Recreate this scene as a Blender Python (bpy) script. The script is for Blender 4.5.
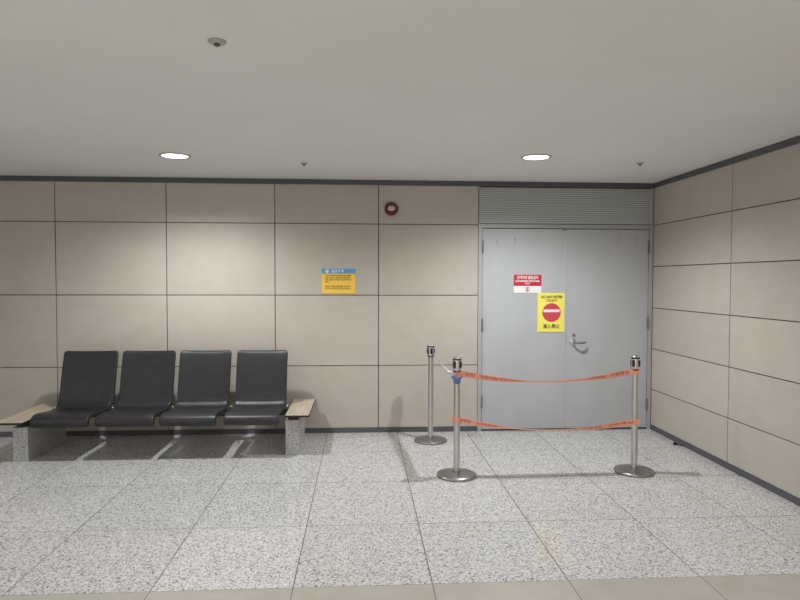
import bpy, bmesh, math, random
from mathutils import Vector, Matrix
random.seed(7)
S = bpy.context.scene
for o in list(bpy.data.objects): bpy.data.objects.remove(o)
COL = S.collection
PI = math.pi

# ------------------------------------------------------------------ camera
F_PX = 629.41
cx_, cy_, cz_ = -2.9563, -6.2312, 1.5224
PITCH, ROLL, YAW = -0.0325, -0.0024, -0.0613
cam_d = bpy.data.cameras.new('camera'); cam = bpy.data.objects.new('camera', cam_d); COL.objects.link(cam)
cam_d.sensor_fit = 'HORIZONTAL'; cam_d.sensor_width = 36; cam_d.lens = 36 * F_PX / 800
cam_d.clip_start = 0.05
RM = Matrix.Rotation(YAW, 3, 'Z') @ Matrix.Rotation(PITCH, 3, 'X') @ Matrix.Rotation(ROLL, 3, 'Y')
xr, fw, up = RM.col[0], RM.col[1], RM.col[2]
M4 = Matrix(((xr.x, up.x, -fw.x, cx_), (xr.y, up.y, -fw.y, cy_), (xr.z, up.z, -fw.z, cz_), (0, 0, 0, 1)))
cam.matrix_world = M4
S.camera = cam

# ------------------------------------------------------------------ world, exposure, ceiling lamps
w = bpy.data.worlds.new('world'); S.world = w; w.use_nodes = True
w.node_tree.nodes['Background'].inputs[0].default_value = (0.8, 0.85, 0.9, 1)
w.node_tree.nodes['Background'].inputs[1].default_value = 0.0
vs = S.view_settings
vs.view_transform = 'Standard'; vs.look = 'None'; vs.gamma = 1.0; vs.exposure = 0.04; vs.use_curve_mapping = False
ZC = 2.5                      # ceiling height
LAMP_COL = (0.965, 0.985, 1.0)
#        x      y      watts
LAMPS = [(-4.43, -1.115, 124, 'round recessed ceiling downlight above the row of black seats', 1),
         (-1.57, -1.27, 128, 'round recessed ceiling downlight in front of the grey double door', 1),
         (-7.29, -4.45, 45, '', 0), (-4.50, -4.45, 45, '', 0), (-1.60, -4.45, 45, '', 0),
         (-7.29, -7.45, 200, '', 0), (-4.50, -7.45, 200, '', 0), (-1.60, -7.45, 200, '', 0)]  # unseen rear row, added for bounce light on ceiling and upper walls

# ------------------------------------------------------------------ helpers
def new_bm(): return bmesh.new()
def box(bm, x0, x1, y0, y1, z0, z1, bev=0.0, mi=0):
    r = bmesh.ops.create_cube(bm, size=1.0)
    vs_ = r['verts']
    for v in vs_:
        v.co = Vector(((x0 + x1) / 2 + v.co.x * (x1 - x0), (y0 + y1) / 2 + v.co.y * (y1 - y0), (z0 + z1) / 2 + v.co.z * (z1 - z0)))
    fs = set(f for v in vs_ for f in v.link_faces)
    for f in fs: f.material_index = mi
    if bev > 0:
        es = set(e for v in vs_ for e in v.link_edges)
        r = bmesh.ops.bevel(bm, geom=list(es), offset=bev, segments=2, affect='EDGES', profile=0.5)
        for f in r['faces']: f.material_index = mi
def lathe(bm, prof, cx=0, cy=0, cz=0, n=40, mi=0, M=None, smooth=True):
    rings = []
    for r, z in prof:
        if r < 1e-6:
            rings.append([bm.verts.new((cx, cy, cz + z))])
        else:
            rings.append([bm.verts.new((cx + r * math.cos(2 * PI * i / n), cy + r * math.sin(2 * PI * i / n), cz + z)) for i in range(n)])
    for a, b in zip(rings, rings[1:]):
        for i in range(n):
            j = (i + 1) % n
            if len(a) == 1 and len(b) == 1: continue
            if len(a) == 1: f = bm.faces.new((a[0], b[i], b[j]))
            elif len(b) == 1: f = bm.faces.new((a[i], a[j], b[0]))
            else: f = bm.faces.new((a[i], a[j], b[j], b[i]))
            f.material_index = mi; f.smooth = smooth
    if M is not None:
        for rg in rings:
            for v in rg: v.co = M @ v.co
def tube(bm, pts, r, n=10, mi=0, ry=None):
    """round bar along points; r may be a list"""
    pts = [Vector(p) for p in pts]; rings = []
    ref = Vector((0, 0, 1))
    for k, p in enumerate(pts):
        d = (pts[min(k + 1, len(pts) - 1)] - pts[max(k - 1, 0)]).normalized()
        a = d.cross(ref)
        if a.length < 1e-3: a = d.cross(Vector((0, 1, 0)))
        a.normalize(); b = a.cross(d).normalized()
        rr = r[k] if isinstance(r, (list, tuple)) else r
        rb = rr if ry is None else ry
        rings.append([bm.verts.new(p + a * rr * math.cos(2 * PI * i / n) + b * rb * math.sin(2 * PI * i / n)) for i in range(n)])
    for A, B in zip(rings, rings[1:]):
        for i in range(n):
            f = bm.faces.new((A[i], A[(i + 1) % n], B[(i + 1) % n], B[i])); f.smooth = True; f.material_index = mi
    bm.faces.new(rings[0][::-1]).material_index = mi; bm.faces.new(rings[-1]).material_index = mi
def obj(name, bm, mats, parent=None, smooth_angle=None):
    bmesh.ops.recalc_face_normals(bm, faces=bm.faces)
    me = bpy.data.meshes.new(name); bm.to_mesh(me); bm.free()
    if not isinstance(mats, (list, tuple)): mats = [mats]
    for m in mats: me.materials.append(m)
    o = bpy.data.objects.new(name, me); COL.objects.link(o)
    if parent: o.parent = parent
    if smooth_angle:
        me.shade_smooth()
        try: me.set_sharp_from_angle(angle=math.radians(smooth_angle))
        except Exception: pass
    return o
def tag(o, label=None, cat=None, group=None, kind=None):
    if label: o['label'] = label
    if cat: o['category'] = cat
    if group: o['group'] = group
    if kind: o['kind'] = kind
    return o
def thing(name, loc, label, cat, group=None):
    o = bpy.data.objects.new(name, None); COL.objects.link(o); o.location = loc; o.empty_display_size = 0.1
    return tag(o, label, cat, group)
def struct(name, bm, mats, parent=None, **k):
    o = obj(name, bm, mats, parent, **k)
    if not parent: o['kind'] = 'structure'
    return o
def copy_tree(o, parent=None):
    c = o.copy(); COL.objects.link(c)
    if parent: c.parent = parent
    for ch in o.children: copy_tree(ch, c)
    return c
def text_mesh(name, body, size, mat, parent, loc, width=None, bold=0.0, depth=0.0006, wfn=None):
    """lettering facing -Y, centred on loc (local to parent)"""
    cu = bpy.data.curves.new(name, 'FONT'); cu.body = body; cu.size = size
    cu.align_x = 'CENTER'; cu.align_y = 'CENTER'; cu.extrude = depth / 2; cu.offset = bold; cu.resolution_u = 3
    t = bpy.data.objects.new(name, cu); COL.objects.link(t)
    bpy.context.view_layer.update()
    dg = bpy.context.evaluated_depsgraph_get()
    me = bpy.data.meshes.new_from_object(t.evaluated_get(dg))
    bpy.data.objects.remove(t); bpy.data.curves.remove(cu)
    xs = [v.co.x for v in me.vertices]
    sc = 1.0
    if width and xs: sc = width / (max(xs) - min(xs))
    if wfn is None:
        for v in me.vertices:
            v.co = Vector((v.co.x * sc, -v.co.z, v.co.y))
    else:
        for v in me.vertices: v.co = wfn(v.co.x, v.co.y, v.co.z)
    me.materials.clear(); me.materials.append(mat)
    o = bpy.data.objects.new(name, me); COL.objects.link(o)
    if parent: o.parent = parent
    o.location = loc
    return o

# ------------------------------------------------------------------ materials
def srgb(r, g, b):
    f = lambda c: (c / 255) / 12.92 if c / 255 <= 0.04045 else ((c / 255 + 0.055) / 1.055) ** 2.4
    return (f(r), f(g), f(b), 1)
def mat(name, col, rough=0.5, metal=0.0, spec=0.5, coat=0.0):
    m = bpy.data.materials.new(name); m.use_nodes = True
    b = m.node_tree.nodes['Principled BSDF']
    b.inputs['Base Color'].default_value = col if len(col) == 4 else (*col, 1)
    b.inputs['Roughness'].default_value = rough; b.inputs['Metallic'].default_value = metal
    b.inputs['Specular IOR Level'].default_value = spec
    b.inputs['Coat Weight'].default_value = coat
    return m
def nt(m): return m.node_tree.nodes, m.node_tree.links, m.node_tree.nodes['Principled BSDF']
def noise_col(m, c0, c1, scale=(1, 1, 1), nscale=5, detail=4, lo=0.35, hi=0.65, bump=0.0, bdist=0.002, rough=0.55):
    n, l, b = nt(m)
    tc = n.new('ShaderNodeTexCoord'); mp = n.new('ShaderNodeMapping'); mp.inputs['Scale'].default_value = scale
    no = n.new('ShaderNodeTexNoise'); no.inputs['Scale'].default_value = nscale; no.inputs['Detail'].default_value = detail; no.inputs['Roughness'].default_value = rough
    cr = n.new('ShaderNodeValToRGB'); cr.color_ramp.elements[0].position = lo; cr.color_ramp.elements[1].position = hi
    cr.color_ramp.elements[0].color = c0; cr.color_ramp.elements[1].color = c1
    l.new(tc.outputs['Object'], mp.inputs[0]); l.new(mp.outputs[0], no.inputs['Vector'])
    l.new(no.outputs['Fac'], cr.inputs[0]); l.new(cr.outputs[0], b.inputs['Base Color'])
    if bump > 0:
        bp = n.new('ShaderNodeBump'); bp.inputs['Strength'].default_value = bump; bp.inputs['Distance'].default_value = bdist
        l.new(no.outputs['Fac'], bp.inputs['Height']); l.new(bp.outputs[0], b.inputs['Normal'])
    return m, no, cr
def island_tint(m, amount, src_socket=None):
    """a slightly different tone per slab (each slab is one mesh island)"""
    n, l, b = nt(m)
    g = n.new('ShaderNodeNewGeometry'); mr = n.new('ShaderNodeMapRange')
    mr.inputs['To Min'].default_value = 1 - amount; mr.inputs['To Max'].default_value = 1 + amount * 0.4
    l.new(g.outputs['Random Per Island'], mr.inputs[0])
    mx = n.new('ShaderNodeMixRGB'); mx.blend_type = 'MULTIPLY'; mx.inputs[0].default_value = 1
    src = b.inputs['Base Color'].links[0].from_socket
    l.new(src, mx.inputs[1]); l.new(mr.outputs[0], mx.inputs[2]); l.new(mx.outputs[0], b.inputs['Base Color'])

m_panel = mat('wall_panel_beige', srgb(190, 180, 162), 0.6, spec=0.3)
noise_col(m_panel, srgb(186, 178, 167), srgb(195, 188, 178), scale=(1, 1, 1.5), nscale=4, detail=10, lo=0.3, hi=0.7, bump=0.05, rough=0.75)
island_tint(m_panel, 0.05)
m_joint = mat('panel_joint', srgb(88, 78, 64), 0.8)
m_trim = mat('dark_trim', srgb(84, 86, 91), 0.45)
m_ceil = mat('ceiling_paint', srgb(208, 204, 197), 0.75, spec=0.2)
noise_col(m_ceil, srgb(231, 231, 228), srgb(235, 235, 233), scale=(1, 1, 1), nscale=1.2, detail=6, bump=0.0)
def granite(name, tint, rough, sc=190, amount=0.07):
    m = mat(name, (0.5, 0.5, 0.5), rough, spec=0.5)
    n, l, b = nt(m)
    tc = n.new('ShaderNodeTexCoord'); v = n.new('ShaderNodeTexVoronoi'); v.inputs['Scale'].default_value = sc; v.voronoi_dimensions = '3D'
    sep = n.new('ShaderNodeSeparateColor'); cr = n.new('ShaderNodeValToRGB'); cr.color_ramp.interpolation = 'LINEAR'
    e = cr.color_ramp.elements
    e[0].position = 0.0; e[0].color = srgb(112, 111, 110); e[1].position = 1.0; e[1].color = srgb(234, 233, 231)
    for p, c in ((0.12, (144, 142, 141)), (0.30, (196, 194, 192)), (0.6, (221, 220, 218))):
        k = e.new(p); k.color = srgb(*c)
    no = n.new('ShaderNodeTexNoise'); no.inputs['Scale'].default_value = 95; no.inputs['Detail'].default_value = 3
    ma = n.new('ShaderNodeMath'); ma.operation = 'ADD'; mb = n.new('ShaderNodeMath'); mb.operation = 'MULTIPLY_ADD'; mb.inputs[1].default_value = 0.7; mb.inputs[2].default_value = -0.35
    l.new(tc.outputs['Object'], v.inputs['Vector']); l.new(tc.outputs['Object'], no.inputs['Vector'])
    l.new(v.outputs['Color'], sep.inputs[0]); l.new(no.outputs['Fac'], mb.inputs[0])
    l.new(sep.outputs[0], ma.inputs[0]); l.new(mb.outputs[0], ma.inputs[1]); l.new(ma.outputs[0], cr.inputs[0])
    mx = n.new('ShaderNodeMixRGB'); mx.blend_type = 'MULTIPLY'; mx.inputs[0].default_value = 1; mx.inputs[2].default_value = tint
    l.new(cr.outputs[0], mx.inputs[1]); l.new(mx.outputs[0], b.inputs['Base Color'])
    island_tint(m, amount)
    return m
m_granite = granite('speckled_floor_granite', (0.93, 0.93, 0.935, 1), 0.12, sc=150)
m_block = granite('speckled_block_granite', (0.72, 0.72, 0.71, 1), 0.45, sc=220, amount=0.0)
m_beige = mat('beige_floor_tile', srgb(176, 168, 155), 0.3)
noise_col(m_beige, srgb(174, 168, 158), srgb(182, 177, 168), nscale=6, detail=6)
m_grout = mat('floor_joint', srgb(108, 104, 98), 0.8)
m_door = mat('grey_door_paint', srgb(176, 180, 186), 0.42, spec=0.4)
noise_col(m_door, srgb(180, 182, 184), srgb(186, 188, 190), scale=(1, 1, 0.4), nscale=3, detail=5)
m_frame = mat('door_frame_paint', srgb(172, 173, 173), 0.4)
m_hinge = mat('hinge_metal', srgb(128, 130, 131), 0.4, 0.35)
m_louver = mat('louver_green_grey', srgb(218, 219, 218), 0.5)
m_black = mat('black_seat_pad', srgb(52, 52, 54), 0.42, spec=0.5)
noise_col(m_black, srgb(36, 36, 39), srgb(43, 43, 46), scale=(1, 1, 3), nscale=9, detail=4, bump=0.03)
m_blackmetal = mat('black_metal', srgb(28, 28, 30), 0.4)
m_chrome = mat('chrome', (0.72, 0.71, 0.69), 0.16, 1.0)
m_steel = mat('brushed_steel', (0.60, 0.595, 0.58), 0.30, 1.0)
m_basemetal = mat('dark_brushed_steel', (0.36, 0.355, 0.35), 0.33, 1.0)
m_plastic = mat('black_plastic', srgb(24, 24, 24), 0.4)
m_wood = mat('pale_wood', srgb(196, 170, 132), 0.45)
noise_col(m_wood, srgb(170, 156, 134), srgb(200, 187, 164), scale=(9, 1.0, 1), nscale=4, detail=7, lo=0.3, hi=0.7)
m_orange = mat('orange_tape', srgb(255, 172, 144), 0.4)
n_, l_, b_ = nt(m_orange); b_.inputs['Transmission Weight'].default_value = 0.0
m_ink = mat('tape_print', srgb(130, 50, 38), 0.6)
m_blue = mat('blue_tape', srgb(112, 124, 178), 0.45)
m_white = mat('white_print', srgb(240, 238, 236), 0.5)
m_red = mat('sign_red', srgb(196, 42, 72), 0.4)
m_signred = mat('no_entry_red', srgb(206, 74, 84), 0.45)
m_yellow = mat('sign_yellow', srgb(246, 234, 108), 0.45)
m_signink = mat('sign_ink', srgb(72, 66, 12), 0.6)
m_amber = mat('notice_amber', srgb(250, 204, 84), 0.45)
m_noteblue = mat('notice_blue', srgb(84, 158, 204), 0.45)
m_noteink = mat('notice_ink', srgb(74, 58, 24), 0.6)
m_pink = mat('pale_bar', srgb(244, 226, 232), 0.5)
m_alarm = mat('alarm_dark_red', srgb(104, 26, 36), 0.4)
m_alens = mat('alarm_clear_lens', srgb(214, 214, 212), 0.25)
m_brown = mat('dark_scrap', srgb(44, 34, 30), 0.8)
m_greyplast = mat('ceiling_fitting', srgb(176, 172, 165), 0.5)
m_fit2 = mat('ceiling_fitting_grey', srgb(160, 156, 150), 0.5)
m_darkmetal = mat('fitting_metal', srgb(96, 90, 82), 0.4, 0.6)
m_lens = bpy.data.materials.new('lamp_lens'); m_lens.use_nodes = True
n_, l_, b_ = nt(m_lens)
b_.inputs['Emission Color'].default_value = (1, 0.97, 0.92, 1); b_.inputs['Emission Strength'].default_value = 6
b_.inputs['Base Color'].default_value = (0.9, 0.9, 0.9, 1)

# ------------------------------------------------------------------ structure
XL, YF = -8.75, -9.0
J = [0.045, 0.6683, 1.3666, 2.0692, 2.45]           # joint heights of the back wall panels
PW = 1.0375
DX0, DX1 = -1.792, -0.004                            # door opening
g = 0.004
bm = new_bm()
box(bm, XL - 0.2, DX0, 0.008, 0.25, 0, ZC, mi=1)
box(bm, DX0, 0.25, 0.08, 0.25, 0, ZC, mi=1)
xsj = [DX0, -2.787, -3.8003, -4.8397, -5.8811, -6.92, -7.96, XL]
for a, b in zip(xsj[1:], xsj):
    for z0, z1 in zip(J, J[1:]):
        box(bm, a + g, b - g, 0.0, 0.009, z0 + g, z1 - g if z1 < 2.44 else z1 + 0.02, bev=0.0015)
struct('wall_back', bm, [m_panel, m_joint])
JR = [0.045, 0.4093, 0.8243, 1.2411, 1.6591, 2.0772, 2.45]
bm = new_bm()
box(bm, 0.008, 0.25, YF, 0.25, 0, ZC, mi=1)
ys = [0.0, -1.3502, -2.70, -4.05, -5.40, -6.75, -8.1, YF]
for a, b in zip(ys[1:], ys):
    for z0, z1 in zip(JR, JR[1:]):
        box(bm, 0.0, 0.009, a + g, b - g, z0 + g, z1 - g if z1 < 2.44 else z1 + 0.02, bev=0.0015)
struct('wall_right', bm, [m_panel, m_joint])
bm = new_bm(); box(bm, XL - 0.2, XL, YF, 0.0, 0, ZC); struct('wall_left', bm, m_ceil)
bm = new_bm(); box(bm, XL - 0.2, 0.25, YF - 0.2, YF, 0, ZC); struct('wall_front', bm, m_ceil)
# ceiling
bm = new_bm(); box(bm, XL - 0.2, 0.25, YF - 0.2, 0.25, ZC, ZC + 0.12); struct('ceiling', bm, m_ceil)
# floor: granite slabs, then a beige band towards the camera
T0, TW = -1.2165, 0.6921
tx = [T0 - k * TW for k in range(-1, 12)]
tx = [0.0] + [x for x in tx if x > XL + 0.1] + [XL]
ty = [0.0, -0.72, -1.535, -2.365, -3.145]
ty2 = [-3.145, -3.80, -4.5, -5.2, -5.9, -6.6, -7.3, -8.0, YF]
bm = new_bm()
box(bm, XL - 0.2, 0.25, YF - 0.2, 0.25, -0.12, -0.0015, mi=2)
for a, b in zip(tx[1:], tx):
    for c, d in zip(ty[1:], ty):
        box(bm, a + 0.0029, b - 0.0029, c + 0.0028, d - 0.0028, -0.012, 0.0, mi=0)
    for c, d in zip(ty2[1:], ty2):
        box(bm, a + 0.0022, b - 0.0022, c + 0.0012, d - 0.0012, -0.012, 0.0, mi=1)
struct('floor', bm, [m_granite, m_beige, m_grout])
# dark trims at ceiling and floor
bm = new_bm(); box(bm, XL, -0.012, -0.012, 0.0, 2.45, ZC, bev=0.001); struct('trim_1', bm, m_trim)
bm = new_bm(); box(bm, -0.012, 0.0, YF, 0.0, 2.45, ZC, bev=0.001); struct('trim_2', bm, m_trim)
bm = new_bm(); box(bm, XL, DX0, -0.008, 0.0, 0, 0.047, bev=0.001); struct('baseboard_back', bm, m_trim)
bm = new_bm(); box(bm, -0.008, 0.0, YF, 0.0, 0, 0.047, bev=0.001); struct('baseboard_right', bm, m_trim)

# ------------------------------------------------------------------ double door
door = thing('door_1', (DX0, 0, 0), None, None); door['kind'] = 'structure'
def P(x): return x - DX0
ZD = 2.078                                            # top of door frame
bm = new_bm()
box(bm, P(DX0), P(-1.752), -0.004, 0.075, 0, ZD, bev=0.002)
box(bm, P(-0.042), P(DX1), -0.004, 0.075, 0, ZD, bev=0.002)
box(bm, P(-1.752), P(-0.042), -0.004, 0.075, 2.040, ZD, bev=0.002)
obj('door_frame', bm, m_frame, door)
bm = new_bm(); box(bm, P(-1.752), P(-0.042), 0.012, 0.06, 0.0, 0.014); obj('threshold', bm, m_trim, door)
XM = -0.900
def leaf(x0, x1, name):
    bm = new_bm(); box(bm, P(x0), P(x1), 0.008, 0.052, 0.016, 2.033, bev=0.0015)
    return obj('door_leaf', bm, m_door, door)
lf1 = leaf(-1.748, XM - 0.003, 'l'); lf2 = leaf(XM + 0.003, -0.046, 'r')
bm = new_bm(); box(bm, P(XM - 0.011), P(XM + 0.002), 0.0, 0.0085, 0.02, 2.025, bev=0.0015)
obj('meeting_strip', bm, mat('meeting_strip_metal', srgb(190, 193, 196), 0.35, 0.1), lf1)
for x, zs in ((-1.750, (1.853, 1.07, 0.295)), (-0.044, (1.86, 1.086, 0.25))):
    for z in zs:
        bm = new_bm()
        lathe(bm, [(0, -0.066), (0.006, -0.066), (0.0095, -0.060), (0.0095, 0.060), (0.006, 0.066), (0, 0.066)], P(x), -0.004, z, n=16)
        box(bm, P(x) - 0.011, P(x) + 0.011, -0.003, 0.009, z - 0.055, z + 0.055)
        obj('hinge', bm, m_hinge, door)
for x, z, L in ((-1.600, 1.905, lf1), (-1.422, 1.915, lf1), (-0.357, 1.925, lf2), (-0.186, 1.925, lf2)):
    for dz in (-0.016, 0.012):
        bm = new_bm(); lathe(bm, [(0, 0), (0.007, 0), (0.006, 0.002), (0, 0.002)], n=12, M=Matrix.Translation((P(x), 0.008, z + dz)) @ Matrix.Rotation(PI / 2, 4, 'X'))
        obj('screw_cover', bm, m_hinge, L)
# door top catches
bm = new_bm(); box(bm, P(-0.935), P(-0.895), -0.003, 0.010, 2.018, 2.034); obj('door_catch', bm, m_hinge, door)
bm = new_bm(); box(bm, P(-0.115), P(-0.062), -0.006, 0.008, 2.018, 2.033); obj('door_catch', bm, m_frame, door)
# lever handle with round rose and a keyhole cover above
hx, hz = P(-0.822), 0.895
RX = Matrix.Rotation(PI / 2, 4, 'X')
bm = new_bm()
lathe(bm, [(0, 0), (0.034, 0), (0.034, 0.006), (0.029, 0.010), (0.014, 0.011), (0.012, 0.04), (0, 0.04)], n=28, M=Matrix.Translation((hx, 0.008, hz)) @ RX)
hnd = obj('door_handle', bm, m_chrome, lf2)
bm = new_bm()
lev = [(hx, -0.004, hz), (hx + 0.002, -0.040, hz), (hx + 0.016, -0.062, hz), (hx + 0.045, -0.074, hz - 0.002), (hx + 0.08, -0.070, hz - 0.003), (hx + 0.108, -0.056, hz - 0.001), (hx + 0.120, -0.044, hz + 0.001)]
tube(bm, lev, [0.011, 0.012, 0.012, 0.0115, 0.011, 0.010, 0.007], n=12)
obj('lever', bm, m_hinge, hnd)
bm = new_bm()
lathe(bm, [(0, 0), (0.019, 0), (0.019, 0.004), (0.016, 0.008), (0, 0.009)], n=24, M=Matrix.Translation((P(-0.812), 0.008, 0.966)) @ RX)
kc = obj('keyhole_cover', bm, mat('keyhole_metal', srgb(140, 142, 144), 0.5, 0.0), lf2)
bm = new_bm(); box(bm, P(-0.812) - 0.002, P(-0.812) + 0.002, -0.003, 0.0, 0.958, 0.974); obj('keyhole', bm, m_plastic, kc)

# louver panel over the door
lv = thing('louver_panel', (DX0, 0, ZD), 'grey green horizontal louver grille filling the wall above the grey double door', 'vent')
H0, H1 = 0.0, 2.45 - ZD
bm = new_bm()
box(bm, 0.002, 0.012, -0.004, 0.07, H0, H1); obj('side_frame', bm, m_frame, lv)
bm = new_bm(); box(bm, P(DX1) - 0.012, P(DX1) - 0.002, -0.004, 0.07, H0, H1); obj('side_frame', bm, m_frame, lv)
bm = new_bm(); box(bm, 0.012, P(DX1) - 0.012, 0.05, 0.07, H0, H1); obj('backing', bm, m_trim, lv)
bm = new_bm()
NS = 17; st = (H1 - 0.014) / NS
for i in range(NS):
    z = 0.010 + i * st
    vs_ = [bm.verts.new(p) for p in ((0.012, 0.0, z), (P(DX1) - 0.012, 0.0, z), (P(DX1) - 0.012, 0.013, z + st * 0.80), (0.012, 0.013, z + st * 0.80),
                                     (0.012, 0.0, z + 0.006), (P(DX1) - 0.012, 0.0, z + 0.006), (P(DX1) - 0.012, 0.013, z + st * 0.80 + 0.003), (0.012, 0.013, z + st * 0.80 + 0.003))]
    for f in ((0, 1, 2, 3), (7, 6, 5, 4), (0, 4, 5, 1), (1, 5, 6, 2), (2, 6, 7, 3), (3, 7, 4, 0)): bm.faces.new([vs_[k] for k in f])
obj('slats', bm, m_louver, lv)
bm = new_bm(); box(bm, 0.002, P(DX1) - 0.002, -0.003, 0.02, -0.0005, 0.008); obj('sill_strip', bm, m_trim, lv)

# ------------------------------------------------------------------ ceiling downlights
def downlight(x, y, watts, label, seen):
    t = thing('ceiling_downlight', (x, y, ZC), label if seen else 'unseen round ceiling downlight assumed behind and beside the viewpoint, for fill light',
              'ceiling light', 'recessed ceiling downlights' if seen else 'downlights outside the picture')
    bm = new_bm(); lathe(bm, [(0.1005, -0.0005), (0.1005, -0.007), (0.106, -0.010), (0.116, -0.007), (0.121, -0.0005)], n=48); obj('trim_ring', bm, m_greyplast, t)
    bm = new_bm(); lathe(bm, [(0.1, -0.0008), (0.1, -0.003), (0.06, -0.0045), (0, -0.005)], n=48); obj('lens', bm, m_lens, t)
    ld = bpy.data.lights.new('downlight_beam', 'SPOT'); ld.energy = watts; ld.color = LAMP_COL
    ld.spot_size = math.radians(158); ld.spot_blend = 0.75; ld.shadow_soft_size = 0.036
    lo = bpy.data.objects.new('downlight_beam', ld); COL.objects.link(lo); lo.parent = t; lo.location = (0, 0, -0.062)
    return t
for a in LAMPS: downlight(*a)

# ------------------------------------------------------------------ ceiling fittings
t = thing('ceiling_sprinkler', (-3.549, -3.571, ZC), 'large round sprinkler fitting on the ceiling nearest the viewer, upper left', 'sprinkler', 'ceiling sprinklers')
bm = new_bm(); lathe(bm, [(0, -0.0005), (0.037, -0.0005), (0.037, -0.004), (0.032, -0.009), (0.016, -0.012), (0, -0.012)], n=36); obj('escutcheon', bm, m_greyplast, t)
bm = new_bm(); lathe(bm, [(0, -0.010), (0.011, -0.010), (0.013, -0.014), (0.012, -0.019), (0.006, -0.022), (0, -0.022)], n=24); obj('sprinkler_head', bm, m_darkmetal, t)
def small_spr(x, y, label):
    t = thing('ceiling_sprinkler', (x, y, ZC), label, 'sprinkler', 'ceiling sprinklers')
    bm = new_bm(); lathe(bm, [(0, -0.0005), (0.030, -0.0005), (0.029, -0.004), (0.016, -0.012), (0, -0.014)], n=28); obj('escutcheon', bm, m_fit2, t)
    bm = new_bm(); lathe(bm, [(0, -0.012), (0.009, -0.012), (0.010, -0.018), (0.006, -0.024), (0, -0.025)], n=20); obj('sprinkler_head', bm, m_darkmetal, t)
small_spr(-3.438, -0.865, 'small sprinkler on the ceiling between the two lit downlights')
small_spr(-0.634, -1.073, 'small sprinkler on the ceiling above the right door leaf, right of both downlights')

# ------------------------------------------------------------------ wall alarm
t = thing('fire_alarm', (-2.663, 0, 2.218), 'round dark red fire alarm with a pale oval lens high on the beige wall', 'alarm')
Mx = RX
bm = new_bm(); lathe(bm, [(0, 0), (0.064, 0), (0.066, 0.008), (0.066, 0.028), (0.058, 0.040), (0.050, 0.036), (0, 0.036)], n=48, M=Mx); hb = obj('housing', bm, m_alarm, t)
bm = new_bm()
for k in range(24):
    a = 2 * PI * k / 24
    tube(bm, [(0.060 * math.cos(a), -0.02, 0.060 * math.sin(a)), (0.0675 * math.cos(a), -0.034, 0.0675 * math.sin(a))], 0.0022, n=6)
obj('grille', bm, m_alarm, hb)
bm = new_bm(); lathe(bm, [(0, 0.0), (1, 0.0), (0.96, 0.35), (0.7, 0.75), (0.35, 0.95), (0, 1.0)], n=36, M=Matrix.Translation((0, -0.034, 0.002)) @ Matrix.Diagonal((0.036, 0.024, 0.026, 1)) @ RX); obj('lens', bm, m_alens, t)
bm = new_bm(); tube(bm, [(-0.014, -0.058, 0.0), (0.0, -0.0595, 0.004), (0.014, -0.058, 0.0)], 0.0035, n=8); obj('flash_tube', bm, m_hinge, t)

# ------------------------------------------------------------------ wall notice and door signs
NX0, NX1, NZ0, NZ1 = -3.346, -3.016, 1.383, 1.626
t = thing('wall_notice', ((NX0 + NX1) / 2, 0, NZ0), 'small yellow notice board with a blue header on the beige wall', 'sign')
hw = (NX1 - NX0) / 2; hh = NZ1 - NZ0
bm = new_bm(); box(bm, -hw, hw, -0.005, 0.0, 0, hh - 0.046, bev=0.0015); obj('notice_board', bm, m_amber, t)
bm = new_bm(); box(bm, -hw, hw, -0.006, 0.0, hh - 0.046, hh, bev=0.0015); obj('header', bm, m_noteblue, t)
bm = new_bm(); lathe(bm, [(0, 0), (0.016, 0), (0.016, 0.001), (0, 0.001)], n=24, M=Matrix.Translation((-0.112, -0.006, hh - 0.024)) @ RX, smooth=False); em = obj('emblem', bm, m_white, t)
bm = new_bm(); tube(bm, [(-0.118, -0.0073, hh - 0.014), (-0.112, -0.0073, hh - 0.024), (-0.104, -0.0073, hh - 0.029)], 0.0028, n=6); obj('emblem_stroke', bm, m_noteblue, em)
text_mesh('header_text', '금 연 구 역', 0.032, m_white, t, (-0.008, -0.0065, hh - 0.024), width=0.115, bold=0.0006)
lines = ['이곳은 금연구역으로 지정된 장소로 흡연을', '하실 수 없으며, 위반할 경우 관련 법에', '따라 과태료가 부과되오니 협조하여 주시기',
         '바랍니다.', None, '흡연은 지정된 흡연실을 이용하여', '주시기 바라며 문의는 안내소로 하십시오']
zz = hh - 0.066; widths = [0.252, 0.242, 0.262, 0.036, 0, 0.245, 0.252]
for s, wd in zip(lines, widths):
    if s: text_mesh('notice_line', s, 0.02, m_noteink, t, (-0.130 + wd / 2, -0.0055, zz), width=wd, bold=0.0003)
    zz -= 0.0215

t = thing('restricted_sign', (-1.289, 0.008, 1.391), 'small red and white authorised staff only sign on the left grey door leaf', 'sign')
hw = 0.141; hh = 0.182
bm = new_bm(); box(bm, -hw, hw, -0.005, 0.0, 0.0, 0.070, bev=0.0015); obj('white_plate', bm, m_white, t)
bm = new_bm(); box(bm, -hw, hw, -0.0055, 0.0, 0.070, hh, bev=0.0015); obj('red_plate', bm, m_red, t)
text_mesh('korean_text', '관계자외 출입금지', 0.036, m_white, t, (0, -0.006, 0.152), width=0.215, bold=0.0008)
text_mesh('english_text', 'AUTHORIZED PERSONNEL', 0.024, m_white, t, (0, -0.006, 0.118), width=0.25, bold=0.0006)
text_mesh('english_text', 'ONLY', 0.022, m_white, t, (0, -0.006, 0.094), width=0.05, bold=0.0006)
bm = new_bm()
ring = [(0.022 * math.cos(2 * PI * i / 24), -0.0062, 0.035 + 0.022 * math.sin(2 * PI * i / 24)) for i in range(25)]
tube(bm, ring, 0.0022, n=6); tube(bm, [(-0.015, -0.0062, 0.050), (0.015, -0.0062, 0.020)], 0.002, n=6)
pk = obj('no_entry_pictogram', bm, m_red, t)
bm = new_bm()
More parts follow.
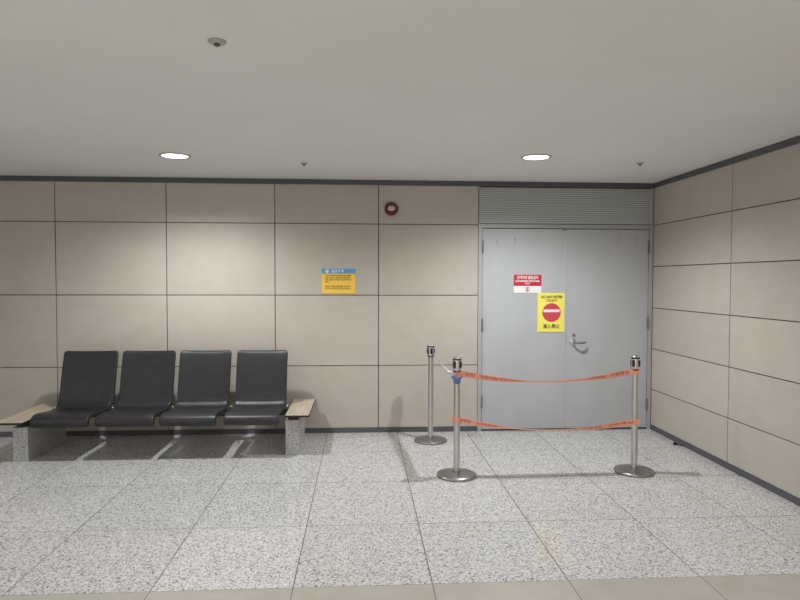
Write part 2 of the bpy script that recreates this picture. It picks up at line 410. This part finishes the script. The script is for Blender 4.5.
box(bm, -0.005, 0.005, -0.0066, -0.0055, 0.020, 0.042); lathe(bm, [(0, 0), (0.0048, 0), (0.0048, 0.001), (0, 0.001)], n=12, M=Matrix.Translation((0, -0.0056, 0.049)) @ RX)
obj('figure', bm, m_plastic, pk)

t = thing('no_entry_sign', (-1.043, 0.008, 0.997), 'yellow do not enter sign with a red circle beside the door gap', 'sign')
hw = 0.142; hh = 0.394
bm = new_bm(); box(bm, -hw, hw, -0.0065, -0.0015, 0, hh, bev=0.001); obj('yellow_sheet', bm, m_yellow, t)
bm = new_bm(); lathe(bm, [(0, 0), (0.094, 0), (0.094, 0.0012), (0, 0.0012)], n=64, M=Matrix.Translation((0, -0.0065, 0.196)) @ RX, smooth=False); rd = obj('red_disc', bm, m_signred, t)
bm = new_bm(); box(bm, -0.083, 0.083, -0.0086, -0.0076, 0.200, 0.228); obj('white_bar', bm, m_pink, rd)
text_mesh('english_text', 'DO NOT ENTER', 0.036, m_signink, t, (0, -0.007, 0.352), width=0.218, bold=0.0014)
text_mesh('korean_text', '진입금지', 0.030, m_signink, t, (0, -0.007, 0.316), width=0.110, bold=0.0006)
text_mesh('chinese_text', '進入禁止', 0.046, m_signink, t, (0, -0.007, 0.055), width=0.170, bold=0.0010)

# ------------------------------------------------------------------ waiting bench
bench = thing('waiting_bench', (-4.67, -0.5, 0), 'row of four black padded seats on granite blocks with wooden end tables', 'bench')
def B(x, y, z): return (x + 4.67, y + 0.5, z)
def rrect(hw, ht, rc, n=4, dish=0.0):
    out = []
    for cx, cy, a0 in ((hw - rc, ht - rc, 0), (-hw + rc, ht - rc, 90), (-hw + rc, -ht + rc, 180), (hw - rc, -ht + rc, 270)):
        for i in range(n + 1):
            a = math.radians(a0 + 90 * i / n); out.append((cx + rc * math.cos(a), cy + rc * math.sin(a)))
        if a0 in (0, 180):
            sg = 1 if a0 == 0 else -1
            for q in (0.8, 0.55, 0.28, 0, -0.28, -0.55, -0.8): out.append((sg * q * (hw - rc), sg * ht))
    return [(u, v + dish * min(1, abs(u) / hw) ** 4) for u, v in out]
def spline(pts, n=6):
    out = []
    P_ = [pts[0]] + pts + [pts[-1]]
    for i in range(1, len(P_) - 2):
        p0, p1, p2, p3 = [Vector(q) for q in P_[i - 1:i + 3]]
        for k in range(n):
            t = k / n
            out.append(0.5 * ((2 * p1) + (-p0 + p2) * t + (2 * p0 - 5 * p1 + 4 * p2 - p3) * t * t + (-p0 + 3 * p1 - 3 * p2 + p3) * t ** 3))
    out.append(Vector(pts[-1])); return out
def pad(pts, xc, hw, ht, rc, taper_start=True, taper_end=True, d0=0.0, d1=0.0):
    """padded shell: rounded rectangle swept along a (y, z) profile"""
    bm = new_bm(); path = spline(pts); N = len(path); rings = []
    L = [0]
    for a, b in zip(path, path[1:]): L.append(L[-1] + (b - a).length)
    tot = L[-1]
    for k, p in enumerate(path):
        d = (path[min(k + 1, N - 1)] - path[max(k - 1, 0)]).normalized(); nrm = Vector((-d.y, d.x))
        s = 1.0; wv = hw
        R = 0.03
        if taper_start and L[k] < R: q = 1 - L[k] / R; wv = hw - R * 0.8 * (1 - math.sqrt(max(0, 1 - q * q))); s = max(0.35, math.sqrt(max(0, 1 - q * q)))
        if taper_end and tot - L[k] < R: q = 1 - (tot - L[k]) / R; wv = hw - R * 0.8 * (1 - math.sqrt(max(0, 1 - q * q))); s = max(0.35, math.sqrt(max(0, 1 - q * q)))
        sec = rrect(wv, ht * s, min(rc, ht * s * 0.95), dish=d0 + (d1 - d0) * L[k] / tot)
        rings.append([bm.verts.new((xc + u + 4.67, p.x + nrm.x * v + 0.5, p.y + nrm.y * v)) for u, v in sec])
    m = len(rings[0])
    for A, Bq in zip(rings, rings[1:]):
        for i in range(m): bm.faces.new((A[i], A[(i + 1) % m], Bq[(i + 1) % m], Bq[i]))
    bm.faces.new(rings[0]); bm.faces.new(rings[-1][::-1])
    return bm
seat_prof = [(-0.850, 0.286), (-0.870, 0.316), (-0.860, 0.348), (-0.80, 0.366), (-0.70, 0.357), (-0.58, 0.342), (-0.48, 0.338), (-0.42, 0.352), (-0.385, 0.385)]
back_prof = [(-0.385, 0.385), (-0.368, 0.425), (-0.345, 0.50), (-0.318, 0.60), (-0.290, 0.70), (-0.262, 0.79), (-0.240, 0.850)]
seats = [(-5.70, -5.225), (-5.175, -4.69), (-4.65, -4.178), (-4.118, -3.652)]
backs = [(-5.692, -5.203), (-5.163, -4.680), (-4.643, -4.168), (-4.118, -3.647)]
for (a, b), (a2, b2) in zip(seats, backs):
    obj('seat', pad(seat_prof, (a + b) / 2, (b - a) / 2 - 0.003, 0.019, 0.012, True, False, 0.0, 0.010), m_black, bench, smooth_angle=50)
    obj('backrest', pad(back_prof, (a2 + b2) / 2, (b2 - a2) / 2 - 0.002, 0.019, 0.012, False, True, 0.010, 0.016), m_black, bench, smooth_angle=50)
# beam, brackets
bm = new_bm(); box(bm, *[v for p in ((B(-5.80, 0, 0)[0], B(-3.54, 0, 0)[0]),) for v in p], B(0, -0.33, 0)[1], B(0, -0.25, 0)[1], 0.250, 0.305, bev=0.004)
obj('beam', bm, m_blackmetal, bench)
for x in (-5.712, -5.200, -4.670, -4.148, -3.638):
    bm = new_bm()
    prof = [(-0.45, 0.320), (-0.41, 0.322), (-0.36, 0.318), (-0.30, 0.300), (-0.29, 0.29)]
    tube(bm, [B(x, y, z) for y, z in prof], 0.006, n=8, ry=0.012)
    br = obj('seat_bracket', bm, m_blackmetal, bench)
    bm = new_bm(); tube(bm, [B(x - 0.012, -0.425, 0.358), B(x + 0.012, -0.425, 0.358)], 0.011, n=12); obj('bolt', bm, m_chrome, br)
# granite end blocks, table plates
for (x0, x1, yf, yb, zt) in ((-5.842, -5.722, -0.865, -0.19, 0.290), (-3.612, -3.500, -0.775, -0.15, 0.305)):
    bm = new_bm(); p0 = B(x0, yf, 0); p1 = B(x1, yb, 0)
    box(bm, p0[0], p1[0], p0[1], p1[1], 0, zt, bev=0.003); obj('granite_block', bm, m_block, bench)
    bm = new_bm(); box(bm, p0[0] + 0.02, p1[0] - 0.015, p0[1] + 0.03, p1[1] - 0.1, zt, 0.336); obj('table_support', bm, m_blackmetal, bench)
for (x0, x1, y0, y1, zt) in ((-5.955, -5.722, -0.95, -0.14, 0.346), (-3.612, -3.402, -0.83, -0.08, 0.358)):
    p0 = B(x0, y0, 0); p1 = B(x1, y1, 0)
    bm = new_bm(); box(bm, p0[0], p1[0], p0[1], p1[1], zt - 0.020, zt - 0.003, bev=0.002); fr = obj('table_frame', bm, m_blackmetal, bench)
    bm = new_bm(); box(bm, p0[0] + 0.004, p1[0] - 0.004, p0[1] + 0.003, p1[1] - 0.003, zt - 0.004, zt, bev=0.001); obj('table_top', bm, m_wood, bench)

# ------------------------------------------------------------------ stanchions
def stanchion(x, y, rz, label):
    t = thing('stanchion', (x, y, 0), label, 'barrier post', 'steel barrier posts')
    t.rotation_euler.z = rz
    bm = new_bm(); lathe(bm, [(0, 0), (0.150, 0), (0.153, 0.004), (0.153, 0.015), (0.149, 0.020), (0.11, 0.028), (0.06, 0.034), (0.034, 0.036), (0.033, 0.046), (0, 0.046)], n=64); obj('base', bm, m_basemetal, t, smooth_angle=60)
    bm = new_bm(); lathe(bm, [(0, 0.03), (0.0250, 0.03), (0.0250, 0.82), (0, 0.82)], n=40); obj('pole', bm, m_steel, t, smooth_angle=60)
    bm = new_bm(); lathe(bm, [(0, 0.815), (0.030, 0.815), (0.0315, 0.821), (0.0315, 0.908), (0.0315, 0.918), (0.028, 0.926), (0.018, 0.929), (0, 0.930)], n=40); hd = obj('head', bm, m_chrome, t, smooth_angle=50)
    bm = new_bm(); lathe(bm, [(0.031, 0.903), (0.0345, 0.904), (0.0345, 0.914), (0.031, 0.915)], n=40); obj('ring', bm, m_plastic, hd)
    bm = new_bm(); lathe(bm, [(0.0296, 0.812), (0.0328, 0.813), (0.0328, 0.822), (0.031, 0.823)], n=40); obj('ring', bm, m_plastic, hd)
    for k in range(4):
        bm = new_bm(); box(bm, 0.026, 0.038, -0.010, 0.010, 0.842, 0.894, bev=0.003)
        bmesh.ops.rotate(bm, verts=bm.verts, cent=(0, 0, 0), matrix=Matrix.Rotation(PI / 2 * k, 3, 'Z'))
        obj('belt_slot', bm, m_plastic, hd)
    return t
PL = (-2.219, -1.431); PR = (-0.797, -1.405); PB = (-2.305, -0.365)
s1 = stanchion(*PL, 0.80, 'steel barrier post at the left end of the orange tapes')
s2 = copy_tree(s1); s2.location = (*PR, 0); s2.rotation_euler.z = 0.70; s2['label'] = 'steel barrier post at the right end of the orange tapes, near the right wall'
s3 = copy_tree(s1); s3.location = (*PB, 0); s3.rotation_euler.z = 0.05; s3.scale.z = 0.985; s3['label'] = 'steel barrier post standing close to the beige wall, left of the door'

# ------------------------------------------------------------------ tapes
def ribbon(name, center, wid, N, mat_, th=0.0005, parent=None):
    """center(s)->Vector, wid(s)->half width Vector"""
    bm = new_bm(); rows = []
    for i in range(N + 1):
        s = i / N; c = center(s); h = wid(s)
        d = (center(min(1, s + 1e-3)) - center(max(0, s - 1e-3))).normalized(); nn = d.cross(h).normalized() * th
        rows.append([bm.verts.new(c + h * k + nn * sg) for sg in (1, -1) for k in ((-1, -0.33, 0.33, 1) if sg > 0 else (1, 0.33, -0.33, -1))])
    m = 8
    for A, Bq in zip(rows, rows[1:]):
        for i in range(m):
            f = bm.faces.new((A[i], A[(i + 1) % m], Bq[(i + 1) % m], Bq[i])); f.smooth = True
    bm.faces.new(rows[0]); bm.faces.new(rows[-1][::-1])
    return obj(name, bm, mat_, parent, smooth_angle=40)
def wrap(name, cx, cy, z0, z1, r, mat_, parent, slack=0.0, flare=0.0):
    bm = new_bm(); n = 32; R = []
    for (rr, z) in ((r + flare, z1), (r + 0.001, (z0 + z1) / 2), (r, z0)):
        R.append([bm.verts.new((cx + rr * math.cos(2 * PI * i / n), cy + rr * math.sin(2 * PI * i / n), z + slack * math.sin(2 * PI * i / n + 1) + 0.002 * math.sin(7 * i))) for i in range(n)])
    for A, Bq in zip(R, R[1:]):
        for i in range(n): bm.faces.new((A[i], A[(i + 1) % n], Bq[(i + 1) % n], Bq[i]))
    o = obj(name, bm, mat_, parent, smooth_angle=60)
    md = o.modifiers.new('thick', 'SOLIDIFY'); md.thickness = 0.0012; md.offset = 1
    return o
def tape(x0, x1, z0, z1, sag, y0, y1, ends, label, wmax, wmin, prints, wrapz):
    o = bpy.data.objects.new('barrier_tape', None); COL.objects.link(o); o.location = ((x0 + x1) / 2, (y0 + y1) / 2, z0)
    tag(o, label, 'tape', 'orange barrier tapes')
    ox = o.location.copy()
    def cen(s):
        x = x0 + (x1 - x0) * s; u = (x - x0) / (x1 - x0)
        z = z0 + (z1 - z0) * u - 4 * sag * u * (1 - u)
        y = y0 + (y1 - y0) * u + 0.040 * min(1, 14 * u * (1 - u))
        return Vector((x, y, z)) - ox
    def wd(s):
        e = max(0, 1 - s / ends[0]) if s < 0.5 else max(0, 1 - (1 - s) / ends[1])
        e = e * e * (3 - 2 * e)
        ang = (1 - e) * math.radians(66) + 0.05 * math.sin(19 * s)
        h = (wmax / 2) * e + (wmax * 0.52) * (1 - e)
        return Vector((0, -math.sin(ang), math.cos(ang))) * h
    body = ribbon('tape_band', cen, wd, 160, m_orange, parent=o)
    Lx = x1 - x0
    for s0, s1, txt in prints:
        L = (s1 - s0) * Lx
        hh = wmax * 0.42
        cu = bpy.data.curves.new('t', 'FONT'); cu.body = txt; cu.size = hh * 1.25; cu.align_x = 'LEFT'; cu.align_y = 'CENTER'; cu.offset = 0.0; cu.resolution_u = 2
        tt = bpy.data.objects.new('t', cu); COL.objects.link(tt); bpy.context.view_layer.update()
        me = bpy.data.meshes.new_from_object(tt.evaluated_get(bpy.context.evaluated_depsgraph_get()))
        bpy.data.objects.remove(tt)
        mx = max(v.co.x for v in me.vertices); sc = L / mx
        for v in me.vertices:
            s = s0 + v.co.x * sc / Lx; h = wd(s)
            d = (cen(s + 1e-3) - cen(s - 1e-3)).normalized(); nn = d.cross(h).normalized()
            if nn.y > 0: nn = -nn
            v.co = cen(s) + h * (v.co.y / (wmax / 2)) + nn * 0.0014
        me.materials.clear(); me.materials.append(m_ink)
        q = bpy.data.objects.new('printing', me); COL.objects.link(q); q.parent = body
    for (px, py), zc in zip((PL, PR), wrapz):
        wrap('tape_wrap', px - ox.x, py - ox.y, zc - wmax * 0.36 - ox.z, zc + wmax * 0.36 - ox.z, 0.0258, m_orange, o, slack=0.006, flare=0.002)
    return o
yf0, yf1 = PL[1] - 0.034, PR[1] - 0.034
tape(-2.228, -0.778, 0.808, 0.812, 0.082, yf0, yf1, (0.42, 0.42), 'upper orange warning tape sagging between the two front steel posts', 0.048, 0.01,
     [(0.05, 0.10, '안전'), (0.13, 0.28, '안전제일 위험'), (0.29, 0.37, '안전제일'), (0.72, 0.82, '안전제일'), (0.85, 0.95, '안전제일')], (0.803, 0.810))
tape(-2.262, -0.772, 0.454, 0.410, 0.086, yf0, yf1, (0.36, 0.42), 'lower orange warning tape sagging between the two front steel posts', 0.044, 0.01,
     [(0.02, 0.10, '안전제일'), (0.13, 0.24, '안전제일'), (0.68, 0.80, '안전제일 위험'), (0.84, 0.97, '안전제일')], (0.447, 0.405))

t = thing('barrier_tape', (PL[0], PL[1], 0.78), 'blue and white tape tied between the left front post and the rear post', 'tape')
a0 = Vector((PB[0] + 0.014, PB[1] - 0.036, 0.850)); a1 = Vector((PL[0] - 0.020, PL[1] + 0.034, 0.792)); oo = Vector(t.location)
def cenb(s): return a0.lerp(a1, s) + Vector((0, 0, -0.025 * 4 * s * (1 - s))) - oo
def wdb(s):
    k = max(0, (s - 0.45) / 0.55)
    d = (cenb(min(1, s + 1e-3)) - cenb(max(0, s - 1e-3))).normalized(); g0 = Vector((0.12, 0.985, -0.113))
    v = (g0 - d * g0.dot(d)).normalized().lerp(Vector((0.45, 0, 1.0)).normalized(), 0.35 * k * k)
    return v.normalized() * 0.030
ribbon('tape_band', cenb, wdb, 60, m_blue, parent=t)
for s0, s1 in ((0.50, 0.60), (0.66, 0.76), (0.82, 0.90)):
    def c2(s, s0=s0, s1=s1): return cenb(s0 + (s1 - s0) * s)
    def w2(s, s0=s0, s1=s1): return wdb(s0 + (s1 - s0) * s) * 0.9
    ribbon('white_stripe', c2, w2, 10, m_white, th=0.0012, parent=t)
wrap('tape_wrap', 0, 0, -0.055, -0.004, 0.0260, m_blue, t, slack=0.004, flare=0.020)
bm = new_bm()
bx, by, bz = PB[0] - oo.x, PB[1] - oo.y, -oo.z
box(bm, bx + 0.001, bx + 0.016, by - 0.0345, by - 0.0325, bz + 0.818, bz + 0.882, bev=0.0005)
obj('tape_clip', bm, m_blue, t)

# ------------------------------------------------------------------ scrap on the floor
t = thing('floor_scrap', (-0.062, -0.626, 0), 'small dark crumpled scrap on the floor beside the right wall', 'litter')
bm = new_bm()
bmesh.ops.create_icosphere(bm, subdivisions=2, radius=1.0)
for v in bm.verts:
    k = 1 + 0.35 * math.sin(v.co.x * 5 + v.co.y * 7) * math.cos(v.co.z * 4)
    v.co = Vector((v.co.x * 0.020 * k, v.co.y * 0.016 * k, max(0.0, 0.013 + v.co.z * 0.014 * k)))
obj('crumpled_piece', bm, m_brown, t)
bm = new_bm(); tube(bm, [(0.012, 0, 0.008), (0.030, -0.020, 0.006), (0.045, -0.045, 0.004), (0.058, -0.07, 0.004)], [0.007, 0.005, 0.005, 0.002], n=8); obj('tail', bm, m_brown, t)
